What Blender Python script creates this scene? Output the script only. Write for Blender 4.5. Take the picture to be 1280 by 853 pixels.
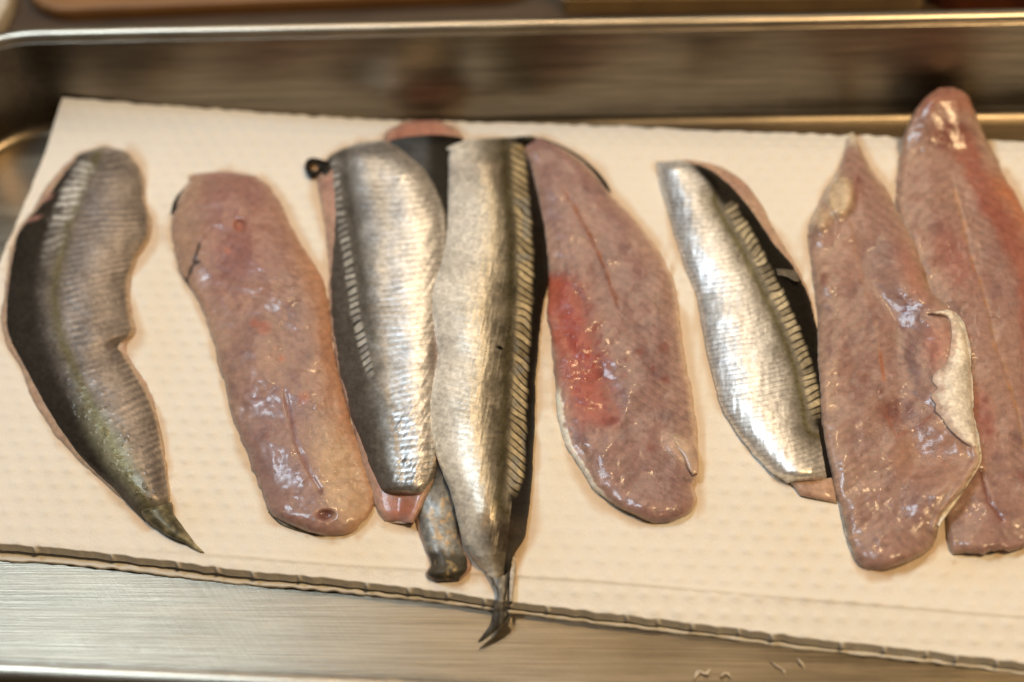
import bpy, math
import numpy as np
rng = np.random.default_rng(7)
sc = bpy.context.scene
for o in list(bpy.data.objects): bpy.data.objects.remove(o)

# ------------------------------------------------------------------ camera
W, H = 1280.0, 853.0
FPX, PITCH, ROLL, DIST = 1950.0, math.radians(52), math.radians(6), 0.52
F = np.array([0, math.cos(PITCH), -math.sin(PITCH)])
R0 = np.array([1.0, 0, 0]); U0 = np.array([0, math.sin(PITCH), math.cos(PITCH)])
RX = R0*math.cos(ROLL) - U0*math.sin(ROLL)
UP = U0*math.cos(ROLL) + R0*math.sin(ROLL)
CAM = -F*DIST
cd = bpy.data.cameras.new('camera'); cam = bpy.data.objects.new('camera', cd)
sc.collection.objects.link(cam); sc.camera = cam
from mathutils import Matrix, Vector
cam.matrix_world = Matrix(((RX[0], UP[0], -F[0], CAM[0]), (RX[1], UP[1], -F[1], CAM[1]), (RX[2], UP[2], -F[2], CAM[2]), (0, 0, 0, 1)))
cd.sensor_width = 36; cd.lens = FPX/W*36; cd.clip_start = 0.01; cd.clip_end = 20
cd.dof.use_dof = True; cd.dof.aperture_fstop = 4.8
def P(px, py, z):
    """point of the place seen at photo pixel (px,py), at height z"""
    px, py, z = np.broadcast_arrays(np.asarray(px, float), np.asarray(py, float), np.asarray(z, float))
    d = F + ((px-W/2)/FPX)[..., None]*RX - ((py-H/2)/FPX)[..., None]*UP
    t = (z - CAM[2])/d[..., 2]
    return CAM + d*t[..., None]
cd.dof.focus_distance = float((P(600, 575, 0.008)-CAM) @ F)

# ------------------------------------------------------------------ world, lamps, exposure
w = bpy.data.worlds.new('World'); sc.world = w; w.use_nodes = True
w.node_tree.nodes['Background'].inputs[0].default_value = (1.0, 0.80, 0.60, 1)
w.node_tree.nodes['Background'].inputs[1].default_value = 0.075
def lamp(name, loc, target, sx, sy, power, col, shape='RECTANGLE'):
    l = bpy.data.lights.new(name, 'AREA'); l.shape = shape; l.size = sx
    if shape in ('RECTANGLE', 'ELLIPSE'): l.size_y = sy
    l.energy = power; l.color = col
    o = bpy.data.objects.new(name, l); sc.collection.objects.link(o)
    o.location = loc
    o.rotation_euler = (Vector(target)-Vector(loc)).to_track_quat('-Z', 'Y').to_euler()
WARM = (1.0, 0.69, 0.36)
lamp('ceiling_lamp', (0.44, -0.16, 1.10), (0.02, 0, 0), 0.24, 0.24, 10.2, WARM)
lamp('spot_lamp', (-0.03, 0.58, 1.05), (0, 0, 0), 0.06, 0.06, 1.4, WARM, 'DISK')
lamp('window_light', (-0.50, 0.36, 1.05), (-0.1, -0.05, 0), 0.34, 0.24, 6.6, (0.70, 0.86, 1.0))
lamp('added_gleam_fill', (0.02, 0.98, 1.10), (0.0, 0.05, 0), 0.80, 0.40, 3.1, (1.0, 0.79, 0.54))  # added soft light, an unseen source that makes the silver skins gleam
sc.view_settings.view_transform = 'Standard'; sc.view_settings.look = 'None'
sc.view_settings.exposure = -0.06; sc.view_settings.gamma = 1.0; sc.view_settings.use_curve_mapping = False
sc.cycles.use_denoising = True
sc.cycles.max_bounces = 8

# ------------------------------------------------------------------ helpers
def ss(a, b, x):
    t = np.clip((np.asarray(x, float)-a)/(b-a), 0, 1); return t*t*(3-2*t)
def vnoise(x, y, scale, seed, octs=1, gain=.5):
    out = 0; amp = 1; tot = 0
    for k in range(octs):
        r = np.random.default_rng(seed*31+k); L = r.random((256, 256))
        xs = np.asarray(x)/scale; ys = np.asarray(y)/scale
        xi = np.floor(xs).astype(int); yi = np.floor(ys).astype(int)
        fx = xs-xi; fy = ys-yi; fx = fx*fx*(3-2*fx); fy = fy*fy*(3-2*fy)
        a = L[xi % 256, yi % 256]; b = L[(xi+1) % 256, yi % 256]; c = L[xi % 256, (yi+1) % 256]; d = L[(xi+1) % 256, (yi+1) % 256]
        out = out + amp*((a*(1-fx)+b*fx)*(1-fy)+(c*(1-fx)+d*fx)*fy); tot += amp
        amp *= gain; scale = scale/2.03
    return out/tot*2-1            # -1..1
def sd(poly, px, py):
    """signed distance (positive = right of travel on screen going down => smaller x ... see use), length along, total length"""
    best = np.full(px.shape, 1e9); sg = np.zeros(px.shape); tt = np.zeros(px.shape); acc = 0.0
    for (x0, y0), (x1, y1) in zip(poly[:-1], poly[1:]):
        dx, dy = x1-x0, y1-y0; L = math.hypot(dx, dy)
        t = np.clip(((px-x0)*dx+(py-y0)*dy)/(L*L), 0, 1)
        qx = px-x0-t*dx; qy = py-y0-t*dy; d = np.hypot(qx, qy)
        cr = (dx*qy-dy*qx)/L
        m = d < best; best = np.where(m, d, best); sg = np.where(m, np.where(cr > 0, -d, d), sg); tt = np.where(m, acc+t*L, tt); acc += L
    return sg, tt, acc            # sg>0: to the right-hand x side for a line running down the picture
def blob(px, py, x, y, rx, ry=None, soft=.5, rot=0):
    ry = ry or rx; c, s = math.cos(rot), math.sin(rot)
    dx = px-x; dy = py-y; a = (dx*c+dy*s)/rx; b = (-dx*s+dy*c)/ry
    return 1-ss(1-soft, 1+soft, np.hypot(a, b))
def srgb(r, g, b):
    f = lambda c: ((c/255+.055)/1.055)**2.4 if c/255 > .04045 else c/255/12.92
    return np.array([f(r), f(g), f(b)])
def mix(C, col, f):
    f = np.clip(f, 0, 1)[..., None]; return C*(1-f)+np.asarray(col)*f
def tag(o, label=None, cat=None, group=None, kind=None):
    if label: o['label'] = label
    if cat: o['category'] = cat
    if group: o['group'] = group
    if kind: o['kind'] = kind
    return o
def empty(name, loc, label, cat, group=None):
    o = bpy.data.objects.new(name, None); sc.collection.objects.link(o); o.location = loc
    o.empty_display_size = .01
    return tag(o, label, cat, group)
def mesh_obj(name, V, Fc, mat, parent=None, attrs=None, smooth=True):
    V = np.asarray(V, float)
    if parent is not None: V = V-np.array(parent.location)
    me = bpy.data.meshes.new(name); me.from_pydata(V.tolist(), [], [list(map(int, f)) for f in Fc]) if not isinstance(Fc, np.ndarray) else quads(me, V, Fc)
    me.update()
    if smooth: me.polygons.foreach_set('use_smooth', np.ones(len(me.polygons), bool))
    for k, a in (attrs or {}).items():
        a = np.asarray(a, np.float32)
        if a.ndim == 2:
            at = me.color_attributes.new(k, 'FLOAT_COLOR', 'POINT')
            at.data.foreach_set('color', np.concatenate([a, np.ones((len(a), 1), np.float32)], 1).ravel())
        else:
            at = me.attributes.new(k, 'FLOAT', 'POINT'); at.data.foreach_set('value', a.ravel())
    me.materials.append(mat)
    o = bpy.data.objects.new(name, me); sc.collection.objects.link(o)
    if parent is not None: o.parent = parent
    return o
def quads(me, V, Q):
    n = len(Q); me.vertices.add(len(V)); me.vertices.foreach_set('co', V.astype(np.float32).ravel())
    me.loops.add(n*4); me.loops.foreach_set('vertex_index', Q.astype(np.int32).ravel())
    me.polygons.add(n); me.polygons.foreach_set('loop_start', np.arange(n, dtype=np.int32)*4)
    me.update(calc_edges=True); me.validate()
def grid_quads(nu, nv):
    i = np.arange(nu-1)[:, None]*nv+np.arange(nv-1)[None, :]
    return np.stack([i, i+nv, i+nv+1, i+1], -1).reshape(-1, 4)   # rows run down the picture, columns to the right: normal up
# ------------------------------------------------------------------ materials
def newmat(name):
    m = bpy.data.materials.new(name); m.use_nodes = True; nt = m.node_tree
    return m, nt, nt.nodes['Principled BSDF']
def N(nt, t, **k):
    n = nt.nodes.new(t)
    for a, v in k.items():
        if a in n.inputs: n.inputs[a].default_value = v
        else: setattr(n, a, v)
    return n
def mathn(nt, op, a, b=None, clamp=False):
    n = nt.nodes.new('ShaderNodeMath'); n.operation = op; n.use_clamp = clamp
    for i, v in enumerate((a, b)):
        if v is None: continue
        if hasattr(v, 'links'): nt.links.new(v, n.inputs[i])
        else: n.inputs[i].default_value = v
    return n.outputs[0]
def noise(nt, scale, detail=3, rough=.55, vec=None):
    n = N(nt, 'ShaderNodeTexNoise'); n.inputs['Scale'].default_value = scale; n.inputs['Detail'].default_value = detail; n.inputs['Roughness'].default_value = rough
    if vec is None:
        tc = N(nt, 'ShaderNodeTexCoord'); vec = tc.outputs['Object']
    nt.links.new(vec, n.inputs['Vector']); return n.outputs[0]
def scaled(nt, s, rotz=0):
    tc = N(nt, 'ShaderNodeTexCoord'); mp = N(nt, 'ShaderNodeMapping'); nt.links.new(tc.outputs['Object'], mp.inputs[0])
    mp.vector_type = 'TEXTURE'; mp.inputs['Scale'].default_value = tuple(1/q for q in s); mp.inputs['Rotation'].default_value = (0, 0, rotz); return mp.outputs[0]
def bump(nt, b, h, strength, dist):
    n = N(nt, 'ShaderNodeBump'); n.inputs['Strength'].default_value = strength; n.inputs['Distance'].default_value = dist
    nt.links.new(h, n.inputs['Height']); nt.links.new(n.outputs[0], b.inputs['Normal'])
def ramp(nt, f, lo, hi):
    n = N(nt, 'ShaderNodeMapRange'); nt.links.new(f, n.inputs[0]); n.inputs[3].default_value = lo; n.inputs[4].default_value = hi
    n.inputs[1].default_value = .3; n.inputs[2].default_value = .7; return n.outputs[0]
def attr(nt, name):
    n = N(nt, 'ShaderNodeAttribute'); n.attribute_name = name; return n
def vmul(nt, col, f):
    n = N(nt, 'ShaderNodeVectorMath'); n.operation = 'SCALE'; nt.links.new(col, n.inputs[0]); nt.links.new(f, n.inputs[3]); return n.outputs[0]
def flesh_mat():
    m, nt, b = newmat('wet_fish_flesh')
    a = attr(nt, 'pigment'); nz = noise(nt, 420, 4, .6)
    nt.links.new(vmul(nt, a.outputs['Color'], ramp(nt, nz, .80, 1.2)), b.inputs['Base Color'])
    b.inputs['Subsurface Weight'].default_value = .55; b.inputs['Subsurface Radius'].default_value = (1, .42, .3); b.inputs['Subsurface Scale'].default_value = .0035
    nt.links.new(ramp(nt, noise(nt, 260, 3), .24, .38), b.inputs['Roughness'])
    b.inputs['IOR'].default_value = 1.4
    b.inputs['Coat Weight'].default_value = .3; b.inputs['Coat Roughness'].default_value = .13
    h = mathn(nt, 'ADD', mathn(nt, 'MULTIPLY', noise(nt, 420, 2, .5), .45), mathn(nt, 'MULTIPLY', noise(nt, 1500, 2, .5), .75))
    bump(nt, b, h, .20, .0008)
    bn = [n for n in nt.nodes if n.type == 'BUMP'][0]
    nt.links.new(mathn(nt, 'ADD', mathn(nt, 'MULTIPLY', attr(nt, 'wet').outputs['Fac'], .36), .06), bn.inputs['Strength'])
    return m
def skin_mat():
    m, nt, b = newmat('silver_fish_skin')
    a = attr(nt, 'pigment'); nz = noise(nt, 900, 3, .6)
    nt.links.new(vmul(nt, a.outputs['Color'], ramp(nt, nz, .82, 1.18)), b.inputs['Base Color'])
    nt.links.new(attr(nt, 'silver').outputs['Fac'], b.inputs['Metallic'])
    r = mathn(nt, 'ADD', attr(nt, 'gloss').outputs['Fac'], ramp(nt, noise(nt, 240, 3), -.05, .06))
    nt.links.new(r, b.inputs['Roughness'])
    b.inputs['Coat Weight'].default_value = .03; b.inputs['Coat Roughness'].default_value = .12; b.inputs['Specular IOR Level'].default_value = .12
    bump(nt, b, mathn(nt, 'ADD', mathn(nt, 'MULTIPLY', noise(nt, 260, 2), .7), mathn(nt, 'MULTIPLY', noise(nt, 1500, 2), .5)), .2, .0004)
    return m
def paper_mat():
    m, nt, b = newmat('white_paper_towel')
    a = attr(nt, 'pigment'); nz = noise(nt, 2600, 4, .7); n2 = noise(nt, 60, 3)
    f = mathn(nt, 'MULTIPLY', ramp(nt, nz, .95, 1.03), ramp(nt, n2, .98, 1.01))
    nt.links.new(vmul(nt, a.outputs['Color'], f), b.inputs['Base Color'])
    b.inputs['Roughness'].default_value = .95; b.inputs['Specular IOR Level'].default_value = .15
    b.inputs['Subsurface Weight'].default_value = .0
    bump(nt, b, mathn(nt, 'ADD', nz, mathn(nt, 'MULTIPLY', noise(nt, 900, 3), 1.2)), .35, .0006)
    return m
YAW = 0.0
def steel_mat(name, yaw, vertical=False):
    m, nt, b = newmat(name)
    b.inputs['Metallic'].default_value = 1
    long_ = noise(nt, 1, 4, .7, scaled(nt, (26, 1500, 400), yaw))
    wide = noise(nt, 1, 4, .6, scaled(nt, (9, 160, 90), yaw))
    blot = noise(nt, 26, 4, .6)
    g = mathn(nt, 'MULTIPLY', mathn(nt, 'MULTIPLY', ramp(nt, long_, .70, 1.22), ramp(nt, wide, .80, 1.14)), ramp(nt, blot, .9, 1.06))
    rgb = N(nt, 'ShaderNodeRGB'); rgb.outputs[0].default_value = (.225, .19, .142, 1)
    nt.links.new(vmul(nt, rgb.outputs[0], g), b.inputs['Base Color'])
    nt.links.new(mathn(nt, 'ADD', ramp(nt, wide, .29, .38), ramp(nt, blot, -.03, .05)), b.inputs['Roughness'])
    # fine stray scratches
    vz = N(nt, 'ShaderNodeTexNoise'); vz.inputs['Scale'].default_value = 1; vz.inputs['Detail'].default_value = 2
    nt.links.new(scaled(nt, (900, 30, 30), .55), vz.inputs[0])
    h = mathn(nt, 'ADD', long_, mathn(nt, 'MULTIPLY', ramp(nt, vz.outputs[0], 0, .5), .3))
    bump(nt, b, h, .18, .0004)
    return m
def plain_mat(name, col, rough=.5, var=.2, scale=60, stretch=(1, 1, 1), metal=0, coat=0):
    m, nt, b = newmat(name)
    nz = noise(nt, scale, 4, .6, scaled(nt, stretch))
    rgb = N(nt, 'ShaderNodeRGB'); rgb.outputs[0].default_value = (*col, 1)
    nt.links.new(vmul(nt, rgb.outputs[0], ramp(nt, nz, 1-var, 1+var)), b.inputs['Base Color'])
    b.inputs['Roughness'].default_value = rough; b.inputs['Metallic'].default_value = metal; b.inputs['Coat Weight'].default_value = coat
    bump(nt, b, nz, .2, .0004)
    return m
FLESH, SKIN, PAPER = flesh_mat(), skin_mat(), paper_mat()

# ------------------------------------------------------------------ steel tray
ZT = 0.038                                             # rim height
def line(p, q, inside):
    p, q = np.array(p)[:2], np.array(q)[:2]; d = (q-p)/np.linalg.norm(q-p); n = np.array([-d[1], d[0]])
    if (np.array(inside)[:2]-p) @ n > 0: n = -n
    return [p, d, n]
foot_b = line(P(65, 158, .001), P(1280, 140, .001), (0, 0))
rim_b = line(P(50, 44, ZT), P(1280, 24, ZT), (0, 0))
OR = float((P(660, 34, ZT)[:2]-foot_b[0]) @ foot_b[2])                # how far the rim stands out from the wall foot
rim_f = line(P(0, 838, ZT), P(400, 856, ZT), (0, 0))
YAW = math.atan2(foot_b[1][1], foot_b[1][0])
foot_f = [rim_f[0]-rim_f[2]*OR, rim_f[1], rim_f[2]]
dl = foot_b[2]                                                        # depth direction of the tray
lp = P(-36, 200, .001)[:2]
foot_l = line(lp, lp-dl, (0, 0)); rp = P(1700, 300, .001)[:2]; foot_r = line(rp, rp-dl, (0, 0))
def outline(o, r0, seg=14):
    L = [foot_b, foot_r, foot_f, foot_l]; r = max(r0+o, .002); pts = []
    for k in range(4):
        A, B = L[k], L[(k+1) % 4]
        pa, pb = A[0]+A[2]*(o-r), B[0]+B[2]*(o-r)
        M = np.array([A[1], -B[1]]).T; t = np.linalg.solve(M, pb-pa); c = pa+A[1]*t[0]
        a0, a1 = math.atan2(A[2][1], A[2][0]), math.atan2(B[2][1], B[2][0])
        da = (a1-a0+math.pi) % (2*math.pi)-math.pi
        for j in range(seg+1):
            a = a0+da*j/seg; pts.append(c+r*np.array([math.cos(a), math.sin(a)]))
    return np.array(pts)
print('rim offset', OR, 'yaw', math.degrees(YAW), 'front yaw', math.degrees(math.atan2(rim_f[1][1], rim_f[1][0])))
ZT = .0405
RB = .005                                               # bend radius at the wall foot
al = math.atan2(OR-.002, ZT)                            # flare from vertical
prof = [(-.012, 0), (-.006, 0.0)]
ex = RB*math.tan((math.pi/2-al)/2)
for j in range(9):
    a = (math.pi/2-al)*j/8; prof.append((-ex+RB*math.sin(a), RB*(1-math.cos(a))))
x1, z1 = prof[-1]; x2, z2 = OR-.0035, ZT-.0028
for j in range(1, 9): prof.append((x1+(x2-x1)*j/8, z1+(z2-z1)*j/8))
NWALL = len(prof)
def sweep(prof, r0, floor):
    rings = [np.c_[outline(o, r0), np.full(60, z)] for o, z in prof]; n = 60
    V = np.concatenate(rings); Fc = []
    for k in range(len(prof)-1):
        for i in range(n): Fc.append([k*n+i, k*n+(i+1) % n, (k+1)*n+(i+1) % n, (k+1)*n+i])
    if floor: Fc.append(list(range(n-1, -1, -1)))
    return V, Fc
STEEL = steel_mat('brushed_steel', YAW); 
tray = empty('steel_tray', tuple(P(640, 426, 0)), 'shallow stainless steel tray holding the paper towels and all the fish fillets', 'tray')
V, Fc = sweep(prof, .032, True)
o = mesh_obj('pan', V, Fc, STEEL, tray)
rimp = [(x2, z2)]
cxr, czr, rr = OR+.0002, ZT-.0026, .0026
for j in range(15):
    a = math.radians(200-j*20); rimp.append((cxr+rr*math.cos(a)+.0009*(j > 6), czr+rr*math.sin(a)))
V, Fc = sweep(rimp, .032, False)
RIMM = steel_mat('highlit_steel_rim', YAW)
for n_ in RIMM.node_tree.nodes:
    if n_.type == 'RGB': n_.outputs[0].default_value = (.52, .46, .37, 1)  # same steel in a lighter colour that carries the rim's highlight
mesh_obj('rolled_rim', V, Fc, RIMM, tray)

# ------------------------------------------------------------------ counter and things behind the tray
ZC = -.003
COUNTER = plain_mat('dark_brown_counter', (.05, .030, .016), .45, .35, 18, (1, 8, 1))
mesh_obj('countertop', [(-3, -2, ZC), (3, -2, ZC), (3, 3, ZC), (-3, 3, ZC)], [[0, 1, 2, 3]], COUNTER)
tag(bpy.data.objects['countertop'], kind='structure')
def slab(name, outline_xy, z0, z1, bev, mat, parent):
    n = len(outline_xy); q = np.array(outline_xy); c = q.mean(0); V = []; 
    for ins, z in ((0, z0), (0, z1-bev), (bev*.3, z1-bev*.3), (bev, z1)):
        d = c-q; d /= np.linalg.norm(d, axis=1)[:, None]; V += [(*p, z) for p in q+d*ins]
    Fc = [[k*n+i, k*n+(i+1) % n, (k+1)*n+(i+1) % n, (k+1)*n+i] for k in range(3) for i in range(n)]
    Fc += [list(range(3*n, 4*n)), list(range(n-1, -1, -1))]
    return mesh_obj(name, V, Fc, mat, parent, smooth=False)
def rrect(p, q, depth, r, seg=8):
    """rounded rectangle standing behind the ground line p-q"""
    p, q = np.array(p)[:2], np.array(q)[:2]; d = (q-p)/np.linalg.norm(q-p); n = np.array([-d[1], d[0]]); L = np.linalg.norm(q-p); pts = []
    for (cx, cy, a0) in ((r, r, 180), (L-r, r, 270), (L-r, depth-r, 0), (r, depth-r, 90)):
        for j in range(seg+1):
            a = math.radians(a0+90*j/seg); u, v = cx+r*math.cos(a), cy+r*math.sin(a); pts.append(p+d*u+n*v)
    return pts
BOARD = plain_mat('tan_wood', (.25, .125, .042), .55, .18, 30, (1, 14, 14))
pts = rrect(P(26, 29, ZC), P(690, 1, ZC), .22, .022)
b_ = empty('cutting_board', (*pts[0], ZC), 'tan wooden cutting board with rounded corner lying behind the back rim on the left', 'cutting board')
slab('board', pts, ZC, .0032, .0025, BOARD, b_)
DARK = plain_mat('dark_lacquer', (.010, .006, .004), .4, .3, 30)
TRIM = plain_mat('dull_brass_trim', (.36, .25, .13), .45, .2, 60)
pts = rrect(P(700, 15, ZC), P(1152, 11, ZC), .10, .004)
b_ = empty('dark_box', (*pts[0], ZC), 'very dark brown flat box with tan lower edge behind the back rim', 'box')
slab('body', pts, .004, .030, .002, DARK, b_); slab('base_trim', rrect(P(698, 16.5, ZC), P(1154, 12.5, ZC), .101, .004), ZC, .0038, .0004, TRIM, b_)
RED = plain_mat('reddish_brown_glaze', (.16, .042, .014), .3, .5, 120, coat=.3)
pts = rrect(P(1162, 17, ZC), P(1420, 14, ZC), .10, .012)
b_ = empty('reddish_box', (*pts[0], ZC), 'reddish brown box standing behind the tray at the top right corner', 'box')
slab('body', pts, ZC, .034, .004, RED, b_)
slab('lid', rrect(P(1160, 16, ZC)+np.array([0, 0, 0]), P(1422, 13, ZC), .102, .012), .0342, .040, .003, RED, b_)
CLOTH = plain_mat('pale_cloth', (.55, .50, .43), .9, .12, 300)
pts = [P(*p, ZC)[:2] for p in ((-260, 60), (-40, 62), (2, 46), (16, 20), (22, -10), (20, -60), (-260, -60))]
q = slab('folded_cloth', pts[::1], ZC, .004, .0015, CLOTH, None); tag(q, 'pale beige cloth lying on the counter behind the left corner of the tray', 'cloth')

# ------------------------------------------------------------------ paper towels
def lerp_poly(poly, t):
    poly = np.array(poly, float); L = np.r_[0, np.cumsum(np.hypot(*np.diff(poly, axis=0).T))]; L /= L[-1]
    return np.stack([np.interp(t, L, poly[:, 0]), np.interp(t, L, poly[:, 1])], -1)
ZP = .0056
TOWEL_PX = []
def towel(name, top, left, right, bottom, zf, nu, nv, label, seed, edge_drop, notch, col, stain=None):
    a = np.linspace(0, 1, nv); b = np.linspace(0, 1, nu)
    T, B, Lf, Rt = lerp_poly(top, a), lerp_poly(bottom, a), lerp_poly(left, b), lerp_poly(right, b)
    A, Bq = np.meshgrid(a, b)
    A_, B_ = A[..., None], Bq[..., None]
    pix = (1-B_)*T[None]+B_*B[None]+(1-A_)*Lf[:, None]+A_*Rt[:, None] - ((1-A_)*(1-B_)*T[0]+A_*(1-B_)*T[-1]+(1-A_)*B_*B[0]+A_*B_*B[-1])
    px, py = pix[..., 0].copy(), pix[..., 1].copy()
    ed = 1-ss(0, .02, np.minimum(Bq, 1-Bq))
    py += ed*vnoise(px, px*0, 14, seed, 2)*1.3
    px += (1-ss(0, .01, A))*vnoise(py, py*0, 18, seed+1, 2)*1.2
    z = zf(px, py)
    X = P(px, py, z)
    cy, sy = math.cos(YAW-.03), math.sin(YAW-.03)
    gx = X[..., 0]*cy+X[..., 1]*sy; gy = -X[..., 0]*sy+X[..., 1]*cy
    row = np.floor(gy/.0052); ox = (row % 2)*.5
    dx = (gx/.0066+ox) % 1-.5; dy = gy/.0052-row-.5
    dots = np.exp(-((dx*.0066/.00165)**2+(dy*.0052/.00125)**2))
    wv = .6+.4*vnoise(gx, gy, .03, seed+4)
    X[..., 2] += dots*.0008*wv + vnoise(gx, gy, .035, seed+2, 3)*.0005*(z > .001) + vnoise(gx, gy, .004, seed+3, 2)*.00006
    C = np.ones(px.shape+(3,))*np.array(col)
    if stain is not None: C = stain(C, px, py)
    # the folded front edge turns down: a skirt of a few rows
    nE = 7; n0 = nu
    rows = [X]; cols = [C]; pxe = px[-1]
    ph = (pxe+vnoise(pxe, pxe*0, 40, seed+9)*9)/46.0
    tabs = np.exp(-(((ph+.5) % 1-.5)/.035)**2)*(vnoise(np.floor(ph+.5)*13.7, pxe*0, 1.7, seed+11) > -.45)
    for k in range(1, nE+1):
        t = k/nE; E = X[-1].copy()
        E[:, 2] = X[-1, :, 2]-edge_drop*t
        E[:, 1] += (-.0007*t*(1-tabs)*notch-.0013*tabs*notch*math.sin(t*math.pi*.8))
        rows.append(E[None]); cols.append(C[-1][None])
    X = np.concatenate(rows); C = np.concatenate(cols)
    V = X.reshape(-1, 3)
    TOWEL_PX.append((px, py))
    o = mesh_obj(name, V, grid_quads(nu+nE, nv), PAPER, None, {'pigment': C.reshape(-1, 3)})
    return tag(o, label, 'paper towel', 'paper towels lining the tray')
TOP = [(78, 122), (150, 128), (230, 134), (330, 142), (470, 150), (620, 154), (760, 158), (900, 164), (1050, 170), (1280, 177), (1520, 187)]
LEFT = [(78, 122), (68, 155), (58, 190), (40, 232), (20, 280), (0, 326), (-30, 395), (-70, 500), (-110, 600), (-128, 662)]
RIGHT = [(1520, 187), (1560, 400), (1600, 640), (1640, 872)]
BOT = [(-128, 662), (0, 680), (80, 686), (160, 695), (290, 712), (400, 722), (540, 738), (640, 752), (740, 765), (900, 784), (1000, 797), (1140, 812), (1280, 829), (1640, 872)]
CREASE = [(-200, 672), (60, 680), (230, 690), (420, 705), (540, 712), (760, 727), (1000, 748), (1280, 770), (1700, 803)]
TOPX = np.array(TOP)
def z_upper(px, py):
    yt = np.interp(px, TOPX[:, 0], TOPX[:, 1])
    zt = np.interp(px, [78, 150, 230, 330, 470, 620, 1600], [.0152, .0120, .0090, .0055, .0020, .0014, .0014])
    lift = (zt-ZP)*(1-np.clip((py-yt)/np.interp(px, [78, 400, 620], [60, 40, 26]), 0, 1))**1.5
    cx = np.interp(px, np.array(CREASE)[:, 0], np.array(CREASE)[:, 1])
    below = np.clip(py-cx, 0, None)
    ridge = np.exp(-((py-cx)/3.0)**2)*.0004*ss(100, 400, px)
    return ZP+lift+ridge-np.minimum(below*.00003, .0014)
GOLD = np.array([.78, .66, .46])
def stain_upper(C, px, py):
    f = np.zeros(px.shape)
    for (x, y, rx, ry, s) in ((225, 640, 45, 30, .5), (440, 690, 60, 28, .5), (700, 520, 28, 140, .35), (870, 600, 30, 60, .3), (1010, 660, 60, 50, .3), (1210, 700, 60, 26, .7), (200, 400, 24, 90, .35), (160, 600, 80, 40, .3), (660, 680, 40, 40, .35), (470, 660, 40, 30, .4), (880, 480, 20, 120, .25)):
        f = np.maximum(f, blob(px, py, x, y, rx, ry, .9)*s)
    f *= .75+.4*vnoise(px, py, 22, 5, 2)
    C = mix(C, GOLD, f*.85)
    sea, _, _ = sd(CREASE, px, py)
    C = mix(C, [.62, .5, .32], np.exp(-(sea/1.3)**2)*.35*ss(150, 300, px)*(.6+.4*vnoise(px, py, 20, 8)))
    return C
LBOT = [(x, y+np.interp(x, [-128, 0, 130, 290, 450, 560, 900, 1280, 1640], [20, 18, 16, 15, 13, 12, 12, 13, 13])) for x, y in BOT]
LTOP = [(90, 215), (640, 260), (1500, 290)]
towel('paper_towel', [(60, 330), (640, 360), (1500, 400)], [(60, 330), (-128, 692)], [(1500, 400), (1640, 886)], [(-128, 690)]+LBOT[1:-1]+[(1640, 886)], lambda px, py: np.full(px.shape, .0008)+.0003*vnoise(px, py, 60, 3), 160, 420,
      'lower paper towel showing as a thin strip beneath the front edge of another', 21, .0006, .3, (.74, .70, .62))
towel('paper_towel', TOP, LEFT, RIGHT, BOT, z_upper, 400, 900,
      'white dotted paper towel on which the fish fillets lie', 11, .0029, 1.0, (.80, .775, .72), stain_upper)

# ------------------------------------------------------------------ fillets
def hermite(st, m):
    st = np.array(st, float); mid = (st[:, :2]+st[:, 2:])/2
    d = np.hypot(*np.diff(mid, axis=0).T); d = np.maximum(d, 1.5); k = np.r_[0, np.cumsum(d)]
    tan = np.zeros_like(st); s_ = np.diff(st, axis=0)/d[:, None]
    tan[0], tan[-1] = s_[0], s_[-1]
    w0, w1 = d[:-1, None], d[1:, None]; tan[1:-1] = (s_[:-1]*w1+s_[1:]*w0)/(w0+w1)
    q = np.linspace(0, k[-1], m); i = np.clip(np.searchsorted(k, q)-1, 0, len(d)-1)
    h = d[i][:, None]; t = ((q-k[i])/d[i])[:, None]
    return (2*t**3-3*t**2+1)*st[i]+(t**3-2*t**2+t)*h*tan[i]+(-2*t**3+3*t**2)*st[i+1]+(t**3-t**2)*h*tan[i+1], q, k[-1]
class G: pass
def grid(st, nu, nv, jit=.8, seed=1):
    e, q, L = hermite(st, nu); g = G(); g.q, g.L = q, L
    s = (1-np.cos(np.linspace(0, 1, nv)*math.pi))/2*.45+np.linspace(0, 1, nv)*.55
    wl = np.hypot(e[:, 2]-e[:, 0], e[:, 3]-e[:, 1]); jf = jit*ss(4, 40, wl)
    e[:, 0] += vnoise(q, q*0, 23, seed, 4, .6)*jf*1.7; e[:, 2] += vnoise(q, q*0, 23, seed+50, 4, .6)*jf*1.7
    g.s = np.broadcast_to(s[None], (nu, nv)); g.l = np.broadcast_to(q[:, None], (nu, nv)); g.u = g.l/L
    g.px = e[:, 0:1]+(e[:, 2:3]-e[:, 0:1])*s; g.py = e[:, 1:2]+(e[:, 3:4]-e[:, 1:2])*s
    g.w = wl[:, None]; g.nu, g.nv = nu, nv
    return g
def qc(t): t = np.clip(t, 0, 1); return np.sqrt(1-(1-t)**2)
def dome(g, T, top=40, bot=40, p=2.4, e=.55, skew=0, edge=0):
    s = g.s+skew*g.s*(1-g.s)
    d = np.clip(1-np.abs(2*s-1)**p, 0, 1)**e
    if edge:
        ew = np.minimum(s, 1-s)*g.w
        d = edge*qc(ew/8.0)+(1-edge)*np.clip(1-np.abs(2*s-1)**p, 0, 1)**.85
    ends = qc(g.l/top)*qc((g.L-g.l)/bot) if bot else qc(g.l/top)
    return T*d*ends*np.minimum(1, (g.w/55))**.7
def wetmask(g, seed):
    return ss(.05, .55, vnoise(g.px, g.py, 34, seed, 2))*(.25+.75*ss(.3, .6, g.u))
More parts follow.
